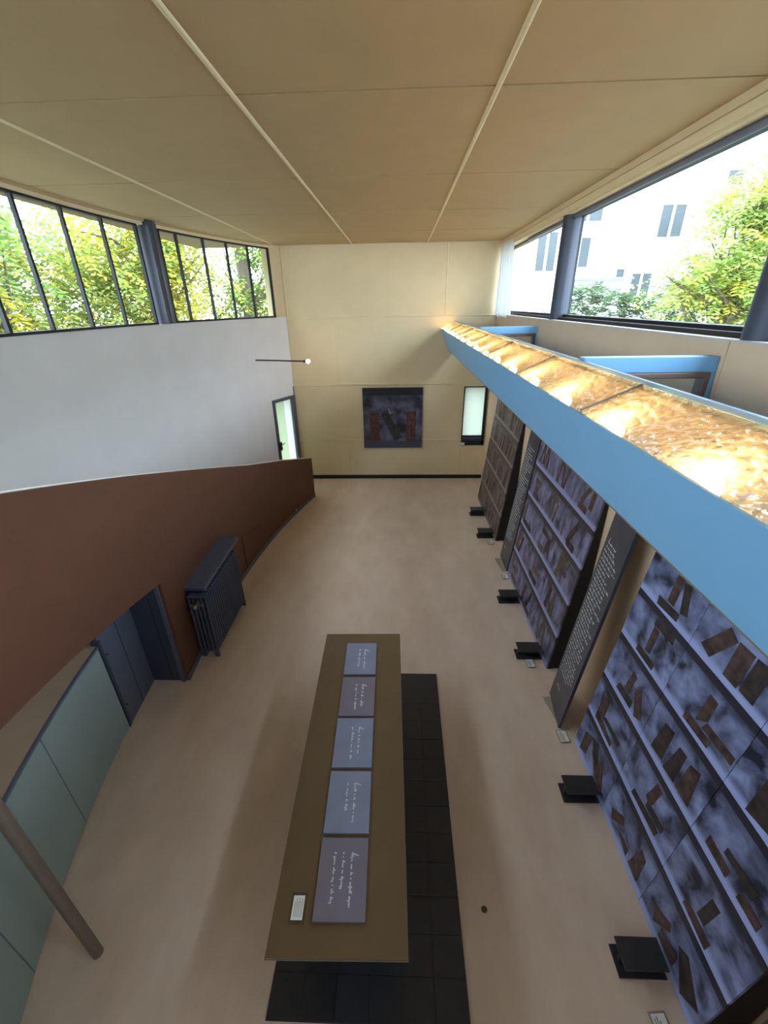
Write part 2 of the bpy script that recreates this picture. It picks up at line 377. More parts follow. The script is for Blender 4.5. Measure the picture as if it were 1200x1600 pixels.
# ------------------------------------------------------------------ left wall, windows, door
wl = MB()
ys = frange(YB, 5.25, 6)[:-1]+frange(5.25, 9.44, 18)
curved_slab(wl, wall_pt, ys, 0, .22, -.2, SILL)
curved_slab(wl, wall_pt, frange(9.44, 10.16, 4), 0, .22, 2.11, SILL)
wall_left = structure(wl.build('wall_left', 'white_plaster'))
up = curved_slab(MB(), wall_pt, frange(9.87, 10.17, 3), 0, .22, SILL, ZC+.02)
up.build('end_panel', 'cream_panel', wall_left)
curved_slab(MB(), wall_pt, frange(YB, 5.25, 4)[:-1]+frange(5.25, 9.88, 20), -.02, .07, 5.035, ZC+.02).build('header', 'cream_batten', wall_left)
curved_slab(MB(), wall_pt, frange(YB, 5.25, 4)[:-1]+frange(5.25, 9.88, 20), -.05, 0, 5.075, ZC+.005).build('curtain_track', 'ceiling_cream', wall_left)
def az_y(az):
    """y on the wall curve seen from the plan origin at slope -x/y = az"""
    lo, hi = 2.0, 10.1
    for _ in range(50):
        m_ = (lo+hi)/2
        if -wall_pt(m_)[0]/m_ > az: lo = m_
        else: hi = m_
    return lo
def left_window(name, azs, lab):
    yy = [az_y(a) if a < 5 else a-10 for a in azs]
    fr = MB(); off0, off1 = .0, .05
    zs, zt = SILL, 5.04
    n = 2*len(yy)
    curved_slab(fr, wall_pt, frange(yy[0], yy[-1], n), -.015, .07, zs-.002, zs+.028)
    curved_slab(fr, wall_pt, frange(yy[0], yy[-1], n), -.005, .06, zt-.028, zt)
    root = structure(fr.build(name, 'frame_black'), lab)
    for i, y in enumerate(yy):
        p = wall_pt(y, .025); r = .024 if i in (0, len(yy)-1) else .02
        MB().box(p[0]-.02, p[0]+.02, p[1]-r*.85, p[1]+r*.85, zs+.02, zt-.01).build('mullion', 'frame_black', root)
    for a, b in zip(yy[:-1], yy[1:]):
        p, q = wall_pt(a+.015, .03), wall_pt(b-.015, .03); e = .006
        MB().prism([(p[0], p[1]), (q[0], q[1]), (q[0]-e, q[1]), (p[0]-e, p[1])], zs+.02, zt-.02).build('pane', 'window_glass', root)
left_window('window_1', [10+YB, 9.2, 10.4, 11.6, 12.8, 13.4, .863, .761, .670, .594, .527], None)
left_window('window_2', [.484, .449, .396, .3495, .3073, .2667], None)
p = wall_pt(az_y(.5055), .03)
c0 = MB().tube((p[0], p[1], SILL), (p[0], p[1], ZC+.01), .112, n=28).build('column_left', 'column_grey'); structure(c0)
MB().box(p[0]-.02, p[0]+.10, p[1]-.12, p[1]+.12, SILL, ZC).build('column_casing', 'column_grey', c0)
# glazed door in the far end of the left wall
ya, yb = 9.45, 10.12
d1 = curved_slab(MB(), wall_pt, [ya, ya+.06], -.025, .08, 0, 2.11)
curved_slab(d1, wall_pt, [yb-.1, yb], -.03, .08, 0, 2.11); curved_slab(d1, wall_pt, [ya+.06, yb-.1], -.02, .08, 2.04, 2.11)
curved_slab(d1, wall_pt, [ya+.06, yb-.1], -.02, .08, 0, .16)
curved_slab(d1, wall_pt, [yb-.012, yb+.006], -.012, .02, 2.11, 2.3)
door_1 = structure(d1.build('door_1', 'door_steel'))
curved_slab(MB(), wall_pt, [ya+.06, ya+.36], .03, .038, .16, 2.04).build('pane', 'frosted_leaf', door_1)
curved_slab(MB(), wall_pt, [ya+.36, yb-.1], .03, .038, .16, 2.04).build('pane', 'frosted_door', door_1)
q = wall_pt(ya+.03, -.06)
hb = MB().box(q[0]-.02, q[0]+.03, q[1]-.035, q[1]+.035, .98, 1.16).tube((q[0]+.03, q[1], 1.1), (q[0]+.06, q[1]+.13, 1.1), .011)
hb.build('handle', 'rod_black', door_1)

# rod lamp on the left wall
rp = wall_pt(9.14, 0)
rl = empty('rod_lamp', (rp[0], rp[1], 3.0)); tag(rl, 'thin black rod lamp with a glowing bare bulb, sticking out of the left wall', 'lamp')
d = Vector((-1.90-rp[0], 8.99-rp[1], -.02))
MB().tube((-.03, 0, 0), d, .014, n=10).build('rod', 'rod_black', rl)
MB().tube(d-d.normalized()*.04, d+d.normalized()*.015, .026, n=14).build('socket', 'rod_black', rl)
MB().ball(d+d.normalized()*.055, .040).build('bulb', 'rod_lamp_glow', rl)

# ------------------------------------------------------------------ right wall and windows
ZR = 3.755
wr = MB().box(XR, 2.42, YB-.2, YF+.2, -.2, ZR)
wall_right = structure(wr.build('wall_right', 'peach_wall'))
MB().box(XR-.012, 2.2, YB, YF, ZR, ZR+.012).build('sill_board', 'cap_white', wall_right)
for y in (2.93, 6.93): MB().box(XR-.008, XR, y-.012, y+.012, 2.9, ZR).build('batten', 'peach_wall', wall_right)
MB().box(2.08, 2.30, YB, YF+.2, 4.955, ZC+.02).box(2.06, 2.12, YB, YF, 5.045, ZC+.004).build('header', 'cream_panel', wall_right)
MB().box(2.075, 2.10, YB, YF, 4.975, 5.04).build('curtain_track', 'cream_batten', wall_right)
MB().tube((2.17, YB, 4.93), (2.17, 8.5, 4.93), .026, n=12).build('roller_blind', 'blue_grey_paint', wall_right)
def right_window(name, y0, y1):
    fr = MB().box(2.14, 2.30, y0, y1, ZR+.01, ZR+.045).box(2.20, 2.30, y0, y1, ZR+.045, ZR+.075).box(2.2, 2.3, y0, y1, 4.93, 4.96).box(2.18, 2.3, y0, y0+.05, ZR+.05, 4.96).box(2.18, 2.3, y1-.05, y1, ZR+.05, 4.96)
    r = structure(fr.build(name, 'frame_black'))
    MB().box(2.25, 2.256, y0+.04, y1-.04, ZR+.06, 4.94).build('pane', 'window_glass', r)
right_window('window_3', 6.54, YF); right_window('window_4', 2.84, 6.50); right_window('window_5', YB, 2.80)
for y in (6.52, 2.82, -.9):
    structure(MB().tube((2.18, y, ZR+.012), (2.18, y, 4.957), .115, n=32).build('column_right', 'column_grey'))
# sheer curtain bunched at the far end
def cur(u, v):
    y = 10.07-(.95+.18*v)*u; ph = u*34+.4*math.sin(5*v+u*9)
    return (2.03+.02*u+(.02+.018*v)*math.sin(ph)-.01*v*math.sin(u*11), y-.02*math.sin(3*v+6*u)*v, 5.03-(1.30-.02*math.sin(u*13))*v)
cu = MB().grid(cur, 110, 14)
co = cu.build('curtain', 'sheer_cloth'); tag(co, 'sheer white curtain gathered at the far end of the right window', 'curtain')

# near wall behind the viewer
structure(MB().box(-4.2, 2.7, YB-.2, YB, -.2, ZC+.02).build('wall_near', 'white_plaster'))

# ------------------------------------------------------------------ ramp, parapet, recess
def ptop(y):  # height of the parapet's top edge
    pts = [(0.0, 3.65), (2.17, 3.053), (2.744, 2.875), (3.6, 2.605), (4.89, 2.187), (6.577, 1.637), (7.763, 1.30), (9.0, .926)]
    for (a, za), (b, zb) in zip(pts[:-1], pts[1:]):
        if y <= b: return za+(zb-za)*(y-a)/(b-a)
    return .926
def pbot(y): return 1.418+(3.54-y)*.275
BF = lambda y, off=0: arc(BC, y, off)
pb = curved_slab(MB(), BF, frange(3.6, 9.0, 30), 0, .09, 0, ptop)
curved_slab(pb, BF, frange(.2, 3.6, 20), 0, .09, pbot, ptop)
par = structure(pb.build('ramp_parapet', 'brown_paint'))
curved_slab(MB(), BF, frange(.2, 9.0, 44), .004, .10, ptop, lambda y: ptop(y)+.006).build('cap', 'cap_white', par)
# flush hatch
hz = lambda y: .67-(y-5.9)*.2
curved_slab(MB(), BF, frange(5.90, 6.62, 5), -.006, 0, .075, lambda y: .66-(y-5.9)*.22).build('hatch', 'brown_paint', par)
g = curved_slab(MB(), BF, [5.88, 5.90], -.003, .004, .07, .67); curved_slab(g, BF, frange(5.88, 6.63, 5), -.002, .004, lambda y: .66-(y-5.9)*.22, lambda y: .668-(y-5.9)*.22)
g.build('hatch_gap', 'black_side', par)
rs = []
curved_slab(MB(), lambda y, off=0: (BF(y, .09) if off == 0 else (max(wall_pt(y, 0)[0], -3.73)-.01, y)), frange(.2, 8.9, 40), 0, 1, lambda y: max(.0, ptop(y)-1.12) if y > 3.6 else pbot(y)+.02, lambda y: max(.01, ptop(y)-.93)).build('ramp', 'linoleum')
structure(bpy.data.objects['ramp'])
structure(curved_slab(MB(), BF, frange(3.6, 8.99, 30), -.016, 0, 0, .075).build('baseboard_left', 'blue_grey_paint'))
dp = BF(8.06, -.03)
ds = empty('door_stop', (dp[0]+.004, dp[1], .1)); tag(ds, 'small white knob low on the brown ramp wall', 'stopper')
MB().ball((0, 0, 0), .02).tube((-.02, 0, 0), (0, 0, 0), .012, n=10).build('knob', 'cap_white', ds)
# recess closed by a blue-grey door and a side panel
rt = structure(MB().box(-2.96, -2.552, 3.60, 3.64, 0, 1.40).build('trim_2', 'blue_grey_dark'))
MB().box(-2.585, -2.545, 3.575, 3.60, 0, 1.40).build('jamb', 'blue_grey_paint', rt)
MB().box(-2.70, -2.696, 3.596, 3.60, .02, 1.2).build('joint', 'black_side', rt)
d2 = structure(MB().prism([(-2.872, 3.0), (-2.93, 3.595), (-2.97, 3.595), (-2.912, 3.0)], 0, 1.5).build('door_2', 'blue_grey_paint'))
MB().prism([(-2.895, 3.30), (-2.8985, 3.306), (-2.93, 3.306), (-2.93, 3.30)], .0, 1.45).build('joint', 'blue_grey_dark', d2)
MB().prism([(-2.855, 2.975), (-2.866, 3.02), (-2.93, 3.02), (-2.93, 2.975)], 0, 1.16).build('post', 'blue_grey_dark', d2)
for z in (.25, .95): MB().tube((-2.880, 3.05, z), (-2.868, 3.05, z), .008, n=8).build('bolt', 'black_side', d2)
# fitted cabinet under the ramp
KF = lambda y, off=0: arc(KC, y, off)
cab = empty('ramp_cabinet', (KF(1.5)[0], 1.5, 0)); tag(cab, 'long curved sage green cabinet fitted under the brown ramp', 'cabinet')
def incab(mb, name, mat):
    o = mb.build(name, mat, cab); o.matrix_parent_inverse = Matrix.Translation(-cab.location); return o
for a, b in ((.05, 1.12), (1.13, 2.03), (2.04, 2.96)):
    incab(curved_slab(MB(), KF, frange(a, b, 8), 0, .02, .02, 1.10), 'door', 'sage_lacquer')
incab(curved_slab(MB(), KF, frange(.05, 2.97, 20), .012, .45, 0, 1.095), 'body', 'blue_grey_dark')
incab(curved_slab(MB(), KF, frange(.05, 2.97, 20), -.004, .02, 1.10, 1.122), 'top_rail', 'blue_grey_paint')
incab(curved_slab(MB(), lambda y, off=0: (KF(y, .0) if off == 0 else (-3.72, y)), frange(.05, 3.0, 20), 0, 1, 1.10, 1.118), 'top', 'beige_shelf')
pipe = empty('support_pipe', (-2.085, 1.236, 0)); tag(pipe, 'slim grey brown steel pipe standing under the edge of the ramp', 'pipe')
MB().tube((0, 0, 0), (0, 0, 2.05), .035, n=20).build('shaft', 'pipe_brown', pipe)

# ------------------------------------------------------------------ radiator and its shelf
rad = empty('radiator', (-2.40, 4.5, 0)); tag(rad, 'dark blue grey column radiator against the brown ramp wall', 'radiator')
NS, P = 20, .0535
sec = MB()
for k in range(5):
    x = -.10+k*.05
    sec.tube((x, 0, .10), (x, 0, .93), .0160, n=8, caps=False)
sec.tube((-.105, 0, .105), (.105, 0, .105), .022, n=8); sec.tube((-.105, 0, .925), (.105, 0, .925), .022, n=8)
sme = sec.mesh('radiator_section', 'radiator_paint')
y0 = -.50
for i in range(NS):
    o = link('radiator_section', sme, rad); o.location = (0, y0+i*P, 0)
for yy in (y0, y0+(NS-1)*P):
    for x in (-.08, .085):
        MB().box(x-.025, x+.03, yy-.018, yy+.018, 0, .09).build('foot', 'radiator_paint', rad, .006)
vb = MB().tube((.02, y0-.02, .86), (.02, y0-.11, .86), .03, n=12).tube((-.05, y0-.08, .86), (.1, y0-.08, .86), .018, n=10).ball((.02, y0-.12, .86), .035)
vb.build('valve', 'rad_valve', rad)
MB().tube((.0, y0-.02, .12), (.0, y0-.06, .12), .022, n=12).build('plug', 'rad_valve', rad)
sh = empty('radiator_shelf', (-2.40, 4.6, .93)); tag(sh, 'dark grey shelf board lying over the radiator', 'shelf')
MB().prism([(-.235, -.58), (.105, -.58), (.08, .66), (-.235, .66)], .06, .10).build('board', 'radiator_paint', sh, .006)
for yy in (-.45, .5): MB().box(-.2, .02, yy-.02, yy+.02, .02, .06).build('bracket', 'radiator_paint', sh)

# ------------------------------------------------------------------ light canopy
can = empty('light_canopy', (1.05, 5.5, 3.3)); tag(can, 'long blue light trough with hammered glass lid along the right wall', 'lamp')
def incan(mb, name, mat, bevel=0):
    o = mb.build(name, mat, can, bevel); o.matrix_parent_inverse = Matrix.Translation(-can.location); return o
CY0, CY1 = .94, 10.10
incan(MB().sweep_y([(.895, 3.493), (1.062, 3.068), (1.074, 3.072), (.909, 3.493)], CY0, CY1), 'front_panel', 'canopy_blue')
incan(MB().sweep_y([(1.062, 3.06), (1.25, 3.06), (1.25, 3.074), (1.062, 3.074)], CY0, CY1), 'bottom_panel', 'trough_inside')
incan(MB().sweep_y([(1.185, 3.645), (1.205, 3.645), (1.255, 3.06), (1.24, 3.06)], CY0, CY1), 'rear_panel', 'canopy_rear_blue')
incan(MB().sweep_y([(.912, 3.478), (1.077, 3.078), (1.082, 3.078), (.917, 3.478)], CY0+.02, CY1-.02).sweep_y([(1.183, 3.60), (1.238, 3.08), (1.233, 3.08), (1.178, 3.60)], CY0+.02, CY1-.02), 'inner_lining', 'trough_inside')
for y in (CY0, CY1-.012):
    incan(MB().sweep_y([(.912, 3.488), (1.077, 3.075), (1.238, 3.075), (1.183, 3.60)], y, y+.012), 'end_plate', 'canopy_blue')
JO = [CY0, 2.17, 3.45, 4.78, 6.1, 7.42, 8.74, CY1]
for a, b in zip(JO[:-1], JO[1:]):
    incan(MB().sweep_y([(.908, 3.494), (1.178, 3.618), (1.178, 3.626), (.905, 3.502)], a+.008, b-.008), 'glass_pane', 'hammered_glass')
for y in JO[1:-1]:
    incan(MB().sweep_y([(.908, 3.488), (1.178, 3.612), (1.178, 3.63), (.905, 3.506)], y-.007, y+.007), 'glazing_bar', 'blue_grey_paint')
bme = MB().ball((0, 0, 0), .032, 12, 8, 1.15).mesh('bulb', 'lamp_glow')
sme2 = MB().tube((0, 0, -.09), (0, 0, -.034), .017, .014, n=12).mesh('socket', 'cap_white')
y = 1.28
while y < CY1-.1:
    o = link('bulb', bme, can); o.location = (.99-1.05, y-5.5, 3.462-3.3)
    s_ = link('socket', sme2, can); s_.location = (.99-1.05, y-5.5, 3.462-3.3)
    y += .662
for y in (2.99, 6.97):
    incan(MB().box(1.20, 2.058, y-.03, y+.06, 3.565, 3.662).box(2.03, 2.058, y-.03, y+.06, 2.95, 3.565), 'bracket', 'canopy_blue', .004)
    incan(MB().box(1.20, 2.0, y-.035, y+.05, 3.525, 3.565).box(1.985, 2.03, y-.035, y+.05, 2.95, 3.565), 'bracket_liner', 'bracket_brown', .01)

# ------------------------------------------------------------------ painting on the far wall
pt = empty('painting', (-.165, YF-.05, .82)); tag(pt, 'square dark slate painting of three upright books hanging on the far cream wall', 'painting')
MB().box(-.705, .70, 0, .05, 0, 1.43).build('canvas', 'canvas_slate', pt)
cv = pt.children[0]
def flatbox(name, quad, mat, parent, y0=-.004, y1=0.0):
    """thin slab from a quad given in the x-z plane"""
    v = [(a, y0, b) for a, b in quad]+[(a, y1, b) for a, b in quad]
    return MB().add(v, [(0, 1, 2, 3), (7, 6, 5, 4), (0, 4, 5, 1), (1, 5, 6, 2), (2, 6, 7, 3), (3, 7, 4, 0)]).build(name, mat, parent)
def pq(*uv): return [((u-.5)*1.405, (1-v)*1.43) for u, v in uv]
flatbox('painted_shelf', pq((0, .885), (1, .885), (1, .995), (0, .995)), 'plaque_mauve' if 0 else 'blue_grey_dark', cv, -.003)
flatbox('painted_book', pq((.105, .395), (.265, .395), (.275, .885), (.12, .885)), 'book_red', cv)
flatbox('painted_book', pq((.305, .44), (.41, .375), (.665, .82), (.535, .885)), 'book_char', cv)
flatbox('painted_book', pq((.73, .385), (.895, .37), (.885, .885), (.72, .885)), 'book_red', cv)
flatbox('painted_bird', pq((.41, .29), (.44, .34), (.47, .40), (.44, .42)), 'book_pale', cv)
flatbox('painted_bird', pq((.45, .39), (.505, .375), (.50, .40), (.455, .43)), 'book_pale', cv, -.005)

# ------------------------------------------------------------------ handwriting (mesh strokes)
def scribble(mb, lines, size, gap, rng, thick, big_first=False, margin=None, z=.0):
    """lines: list of lists of word lengths (letters). Writes in the x-y plane: x to the right, y up"""
    yb = 0
    for li, words in enumerate(lines):
        x = (margin[li] if margin else 0)
        for wi, n in enumerate(words):
            pts = []
            big = big_first and li == 0 and wi == 0
            for k in range(n):
                h = size*rng.choice([.45, .5, .55, .45, 1.0, .5, .95]) if not (k == 0 and big) else size*2.6
                dn = -size*.5 if rng.random() < .1 else 0
                wd = size*rng.uniform(.42, .62)*(1.6 if (k == 0 and big) else 1)
                sl = .35*h
                pts += [(x, yb+size*.05), (x+sl+wd*.25, yb+h), (x+sl*.5+wd*.45, yb+h*.55), (x+wd*.5, yb+dn), (x+wd, yb+size*.12)]
                x += wd
            for p, q in zip(pts[:-1], pts[1:]):
                dx, dy = q[0]-p[0], q[1]-p[1]; L = math.hypot(dx, dy)
                if L < 1e-6: continue
                t = thick*rng.uniform(.7, 1.25); nx, ny = -dy/L*t/2, dx/L*t/2
                mb.add([(p[0]-nx, p[1]-ny, z), (q[0]-nx, q[1]-ny, z), (q[0]+nx, q[1]+ny, z), (p[0]+nx, p[1]+ny, z)], [(0, 1, 2, 3)])
            x += size*.75
        yb -= gap
    return mb

# ------------------------------------------------------------------ polyptychs leaning along the right wall
SL = .105; nrm = math.hypot(1, SL)
def lean_root(name, yfar, x0=1.765, z0=.004):
    o = empty(name)
    zx = Vector((SL/nrm, 0, 1/nrm)); xx = Vector((0, -1, 0)); yy = zx.cross(xx)
    m_ = Matrix((xx, yy, zx)).transposed().to_4x4(); m_.translation = (x0, yfar, z0); o.matrix_world = m_
    return o
RZ = [0, .478, .95, 1.428, 1.896, 2.37]
def polyptych(label, yfar, cw, ncol, mat, books):
    r = lean_root('polyptych', yfar); tag(r, label, 'painting', 'large painted panels along the right wall')
    W_ = cw*ncol
    MB().add([(0, .02, 0), (W_, .02, 0), (W_, .085, 0), (0, .085, 0), (0, .02, RZ[-1]), (W_, .02, RZ[-1]), (W_, .036, RZ[-1]), (0, .036, RZ[-1])],
        [(3, 2, 1, 0), (4, 5, 6, 7), (0, 1, 5, 4), (1, 2, 6, 5), (2, 3, 7, 6), (3, 0, 4, 7)]).build('backing', 'black_side', r)
    for x in (.0, W_-.04):  # added black wedges standing in for the shadow on the wall behind
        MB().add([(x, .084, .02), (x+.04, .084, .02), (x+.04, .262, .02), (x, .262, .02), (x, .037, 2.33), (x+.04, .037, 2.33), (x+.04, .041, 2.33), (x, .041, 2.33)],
            [(3, 2, 1, 0), (4, 5, 6, 7), (0, 1, 5, 4), (1, 2, 6, 5), (2, 3, 7, 6), (3, 0, 4, 7)]).build('shade_wedge', 'black_side', r)
    meshes = {}
    for row in range(5):      # row 0 on top
        z0, z1 = RZ[4-row], RZ[5-row]
        for c_ in range(ncol):
            me = meshes.get(row) or MB().box(.002, cw-.002, 0, .02, .002, z1-z0-.002).mesh('canvas', mat); meshes[row] = me
            o = link('canvas', me, r); o.location = (c_*cw, 0, z0)
            books(o, row, c_, cw, z1-z0)
    return r
def plank(o, a, b, wd, mat, cw, h):
    """painted book from point a to b in canvas fractions, width wd in metres"""
    ax, az, bx, bz = a[0]*cw, a[1]*h, b[0]*cw, b[1]*h; L = math.hypot(bx-ax, bz-az) or 1
    nx, nz = -(bz-az)/L*wd/2, (bx-ax)/L*wd/2
    flatbox('painted_book', [(ax-nx, az-nz), (bx-nx, bz-nz), (bx+nx, bz+nz), (ax+nx, az+nz)], mat, o, -.002, 0)
# measured quads (wall y, height) of the near panel
QA = {(0, 0): [((2.609, 2.22), (2.528, 2.226), (2.525, 1.997), (2.602, 1.997)), ((2.524, 2.214), (2.452, 2.225), (2.38, 2.02), (2.45, 1.999)), ((2.694, 1.978), (2.448, 1.99), (2.445, 1.925), (2.685, 1.908))],
 (0, 1): [((2.197, 1.972), (2.063, 2.212), (1.978, 2.171), (2.097, 1.941)), ((1.971, 2.184), (1.85, 2.187), (1.853, 1.936), (1.966, 1.935)), ((1.835, 2.189), (1.732, 2.198), (1.725, 1.944), (1.833, 1.945))],
 (0, 2): [((1.5, 2.2), (1.42, 2.2), (1.42, 1.95), (1.5, 1.95)), ((1.3, 2.2), (1.2, 2.2), (1.1, 1.95), (1.2, 1.95))],
 (1, 0): [((2.621, 1.823), (2.391, 1.832), (2.383, 1.764), (2.617, 1.756)), ((2.607, 1.754), (2.535, 1.75), (2.533, 1.533), (2.598, 1.525)), ((2.682, 1.51), (2.452, 1.509), (2.449, 1.451), (2.686, 1.447))],
 (1, 1): [((1.964, 1.763), (1.889, 1.763), (1.886, 1.60), (1.966, 1.53)), ((2.049, 1.522), (1.806, 1.523), (1.808, 1.462), (2.051, 1.451)), ((1.884, 1.595), (1.643, 1.606), (1.642, 1.544), (1.903, 1.532))],
 (1, 2): [((1.464, 1.74), (1.28, 1.76), (1.20, 1.5), (1.464, 1.446)), ((1.15, 1.8), (1.06, 1.8), (1.06, 1.46), (1.15, 1.46))],
 (2, 0): [((2.601, 1.285), (2.54, 1.273), (2.546, 1.09), (2.618, 1.08)), ((2.684, 1.069), (2.478, 1.078), (2.472, 1.004), (2.704, .995)), ((2.508, 1.191), (2.44, 1.242), (2.321, 1.046), (2.41, .999))],
 (2, 1): [((2.132, 1.279), (2.035, 1.298), (2.02, 1.028), (2.151, 1.009)), ((1.953, 1.266), (1.88, 1.275), (1.868, 1.018), (1.991, 1.007)), ((1.833, 1.262), (1.749, 1.298), (1.709, 1.019), (1.845, 1.017))],
 (2, 2): [((1.519, 1.08), (1.332, 1.068), (1.338, 1.0), (1.518, 1.006)), ((1.414, 1.156), (1.187, 1.17), (1.193, 1.113), (1.414, 1.104)), ((1.25, 1.07), (1.1, 1.07), (1.1, 1.0), (1.25, 1.0))],
 (3, 0): [((2.792, .771), (2.692, .849), (2.674, .598), (2.785, .51)), ((2.663, .66), (2.398, .666), (2.41, .614), (2.687, .617)), ((2.78, .60), (2.48, .56), (2.48, .515), (2.78, .52))],
 (3, 1): [((2.091, .585), (1.77, .60), (1.78, .54), (2.102, .522)), ((1.987, .672), (1.954, .87), (1.886, .861), (1.911, .652)), ((1.95, .67), (1.75, .68), (1.75, .62), (1.95, .61))],
 (3, 2): [((1.416, .575), (1.188, .58), (1.194, .50), (1.418, .512)), ((1.332, .60), (1.318, .803), (1.252, .81), (1.265, .601))],
 (4, 0): [((2.813, .278), (2.70, .335), (2.70, .104), (2.806, .046)), ((2.644, .24), (2.451, .298), (2.347, .106), (2.483, .079)), ((2.70, .34), (2.60, .36), (2.48, .20), (2.60, .2))],
 (4, 1): [((2.182, .173), (2.048, .278), (2.012, .207), (2.14, .093)), ((2.056, .12), (1.956, .15), (1.877, .138), (1.879, .069)), ((1.799, .327), (1.729, .302), (1.712, .068), (1.841, .068))],
 (4, 2): [((1.532, .194), (1.392, .282), (1.364, .225), (1.483, .087)), ((1.419, .153), (1.255, .176), (1.251, .09), (1.412, .073)), ((1.294, .266), (1.225, .314), (1.025, .156), (1.141, .05))]}
rngA = random.Random(3)
def books_a(o, row, c_, cw, h):
    for q in QA.get((row, c_), []):
        quad = [(2.92-y_-c_*cw, z_*nrm-RZ[4-row]) for y_, z_ in q]
        quad = [(min(max(a, .004), cw-.004), min(max(b, .006), h-.006)) for a, b in quad]
        # front side winding: counter-clockwise seen from -y
        ar = sum(quad[i][0]*quad[(i+1) % 4][1]-quad[(i+1) % 4][0]*quad[i][1] for i in range(4))
        if ar < 0: quad.reverse()
        flatbox('painted_book', quad, rngA.choice(['book_brown', 'book_brown', 'book_dark']), o, -.002, 0)
polyptych('nearest tall bookshelf painting of blue canvases with large brown painted books, leaning at right', 2.92, .647, 3, 'canvas_blue', books_a)
LB = {(0, 0): [((.2, .15), (.33, .8), .06), ((.33, .8), (.42, .2), .05), ((.45, .2), (.55, .85), .055), ((.56, .85), (.66, .15), .055)],
 (0, 1): [((.25, .15), (.33, .85), .06), ((.36, .85), (.55, .15), .055), ((.6, .15), (.66, .85), .06)],
 (0, 2): [((.35, .3), (.6, .85), .07), ((.7, .3), (.72, .88), .08), ((.3, .2), (.62, .2), .07)],
 (1, 0): [((.3, .62), (.62, .62), .08), ((.3, .2), (.62, .2), .08)], (1, 1): [((.2, .75), (.6, .75), .06), ((.4, .15), (.42, .68), .06), ((.55, .15), (.62, .7), .05)],
 (1, 2): [((.3, .15), (.55, .85), .08), ((.3, .17), (.62, .17), .08)],
 (2, 0): [((.15, .2), (.18, .85), .07), ((.15, .18), (.7, .18), .07)], (2, 1): [((.25, .7), (.65, .7), .07), ((.25, .2), (.5, .2), .08), ((.6, .2), (.62, .6), .06)],
 (2, 2): [((.3, .15), (.32, .85), .09), ((.35, .75), (.65, .7), .09), ((.4, .45), (.65, .5), .08)],
 (3, 0): [((.2, .15), (.2, .8), .1), ((.32, .15), (.45, .75), .06)], (3, 1): [((.2, .2), (.65, .2), .08), ((.3, .5), (.7, .5), .07)], (3, 2): [((.25, .15), (.3, .8), .08), ((.55, .15), (.5, .8), .07)],
 (4, 0): [((.2, .5), (.6, .6), .07), ((.3, .2), (.7, .2), .08)], (4, 1): [((.2, .15), (.25, .8), .08), ((.35, .2), (.75, .2), .08), ((.5, .3), (.6, .85), .06)], (4, 2): [((.3, .15), (.45, .8), .08), ((.6, .15), (.5, .8), .06)]}
rngB = random.Random(5)
def books_b(o, row, c_, cw, h):
    for a, b_, wd in LB[(row, c_)]:
        plank(o, a, b_, wd, rngB.choice(['book_olive', 'book_dark', 'book_brown'] if row else ['book_red', 'book_red', 'book_brown']), cw, h)
polyptych('middle tall bookshelf painting of violet canvases with brown painted books, leaning at right', 5.905, .683, 3, 'canvas_violet', books_b)
rngC = random.Random(11)
def books_c(o, row, c_, cw, h):
    u = .04
    while u < .93:
        wd = rngC.uniform(.03, .055); t = rngC.uniform(.55, .86); s_ = rngC.choice([0, 0, 0, .05, -.06, .1])
        if rngC.random() < .8: plank(o, (u, .12), (min(max(u+s_, .03), .96), t), wd*.8, rngC.choice(['book_olive', 'book_brown', 'book_dark', 'book_red', 'book_pale', 'book_olive']), cw, h)
        u += rngC.uniform(.055, .12)
polyptych('farthest tall bookshelf painting of brown streaked canvases, leaning beside the frosted window', 8.88, .645, 3, 'canvas_brown', books_c)
# steel beams holding the panels
bm_ = MB().box(0, .305, 0, .165, 0, .014).box(.012, .29, 0, .165, .118, .132).box(.02, .285, .072, .093, .014, .118)
bme = bm_.mesh('beam', 'black_steel')
for k, (x, y, lab) in enumerate([(1.455, 2.308, 'black steel beam foot under the nearest bookshelf painting, its far foot'), (1.44, 1.212, 'black steel beam foot under the nearest bookshelf painting, its near foot'),
        (1.462, 5.10, 'black steel beam foot under the middle bookshelf painting, its far foot'), (1.455, 4.0, 'black steel beam foot under the middle bookshelf painting, its near foot'),
        (1.462, 7.98, 'black steel beam foot under the farthest bookshelf painting, its far foot'), (1.462, 7.04, 'black steel beam foot under the farthest bookshelf painting, its near foot')]):
    r = empty('beam_foot', (x, y, 0)); tag(r, lab, 'beam', 'steel feet of the leaning paintings')
    link('beam', bme, r)
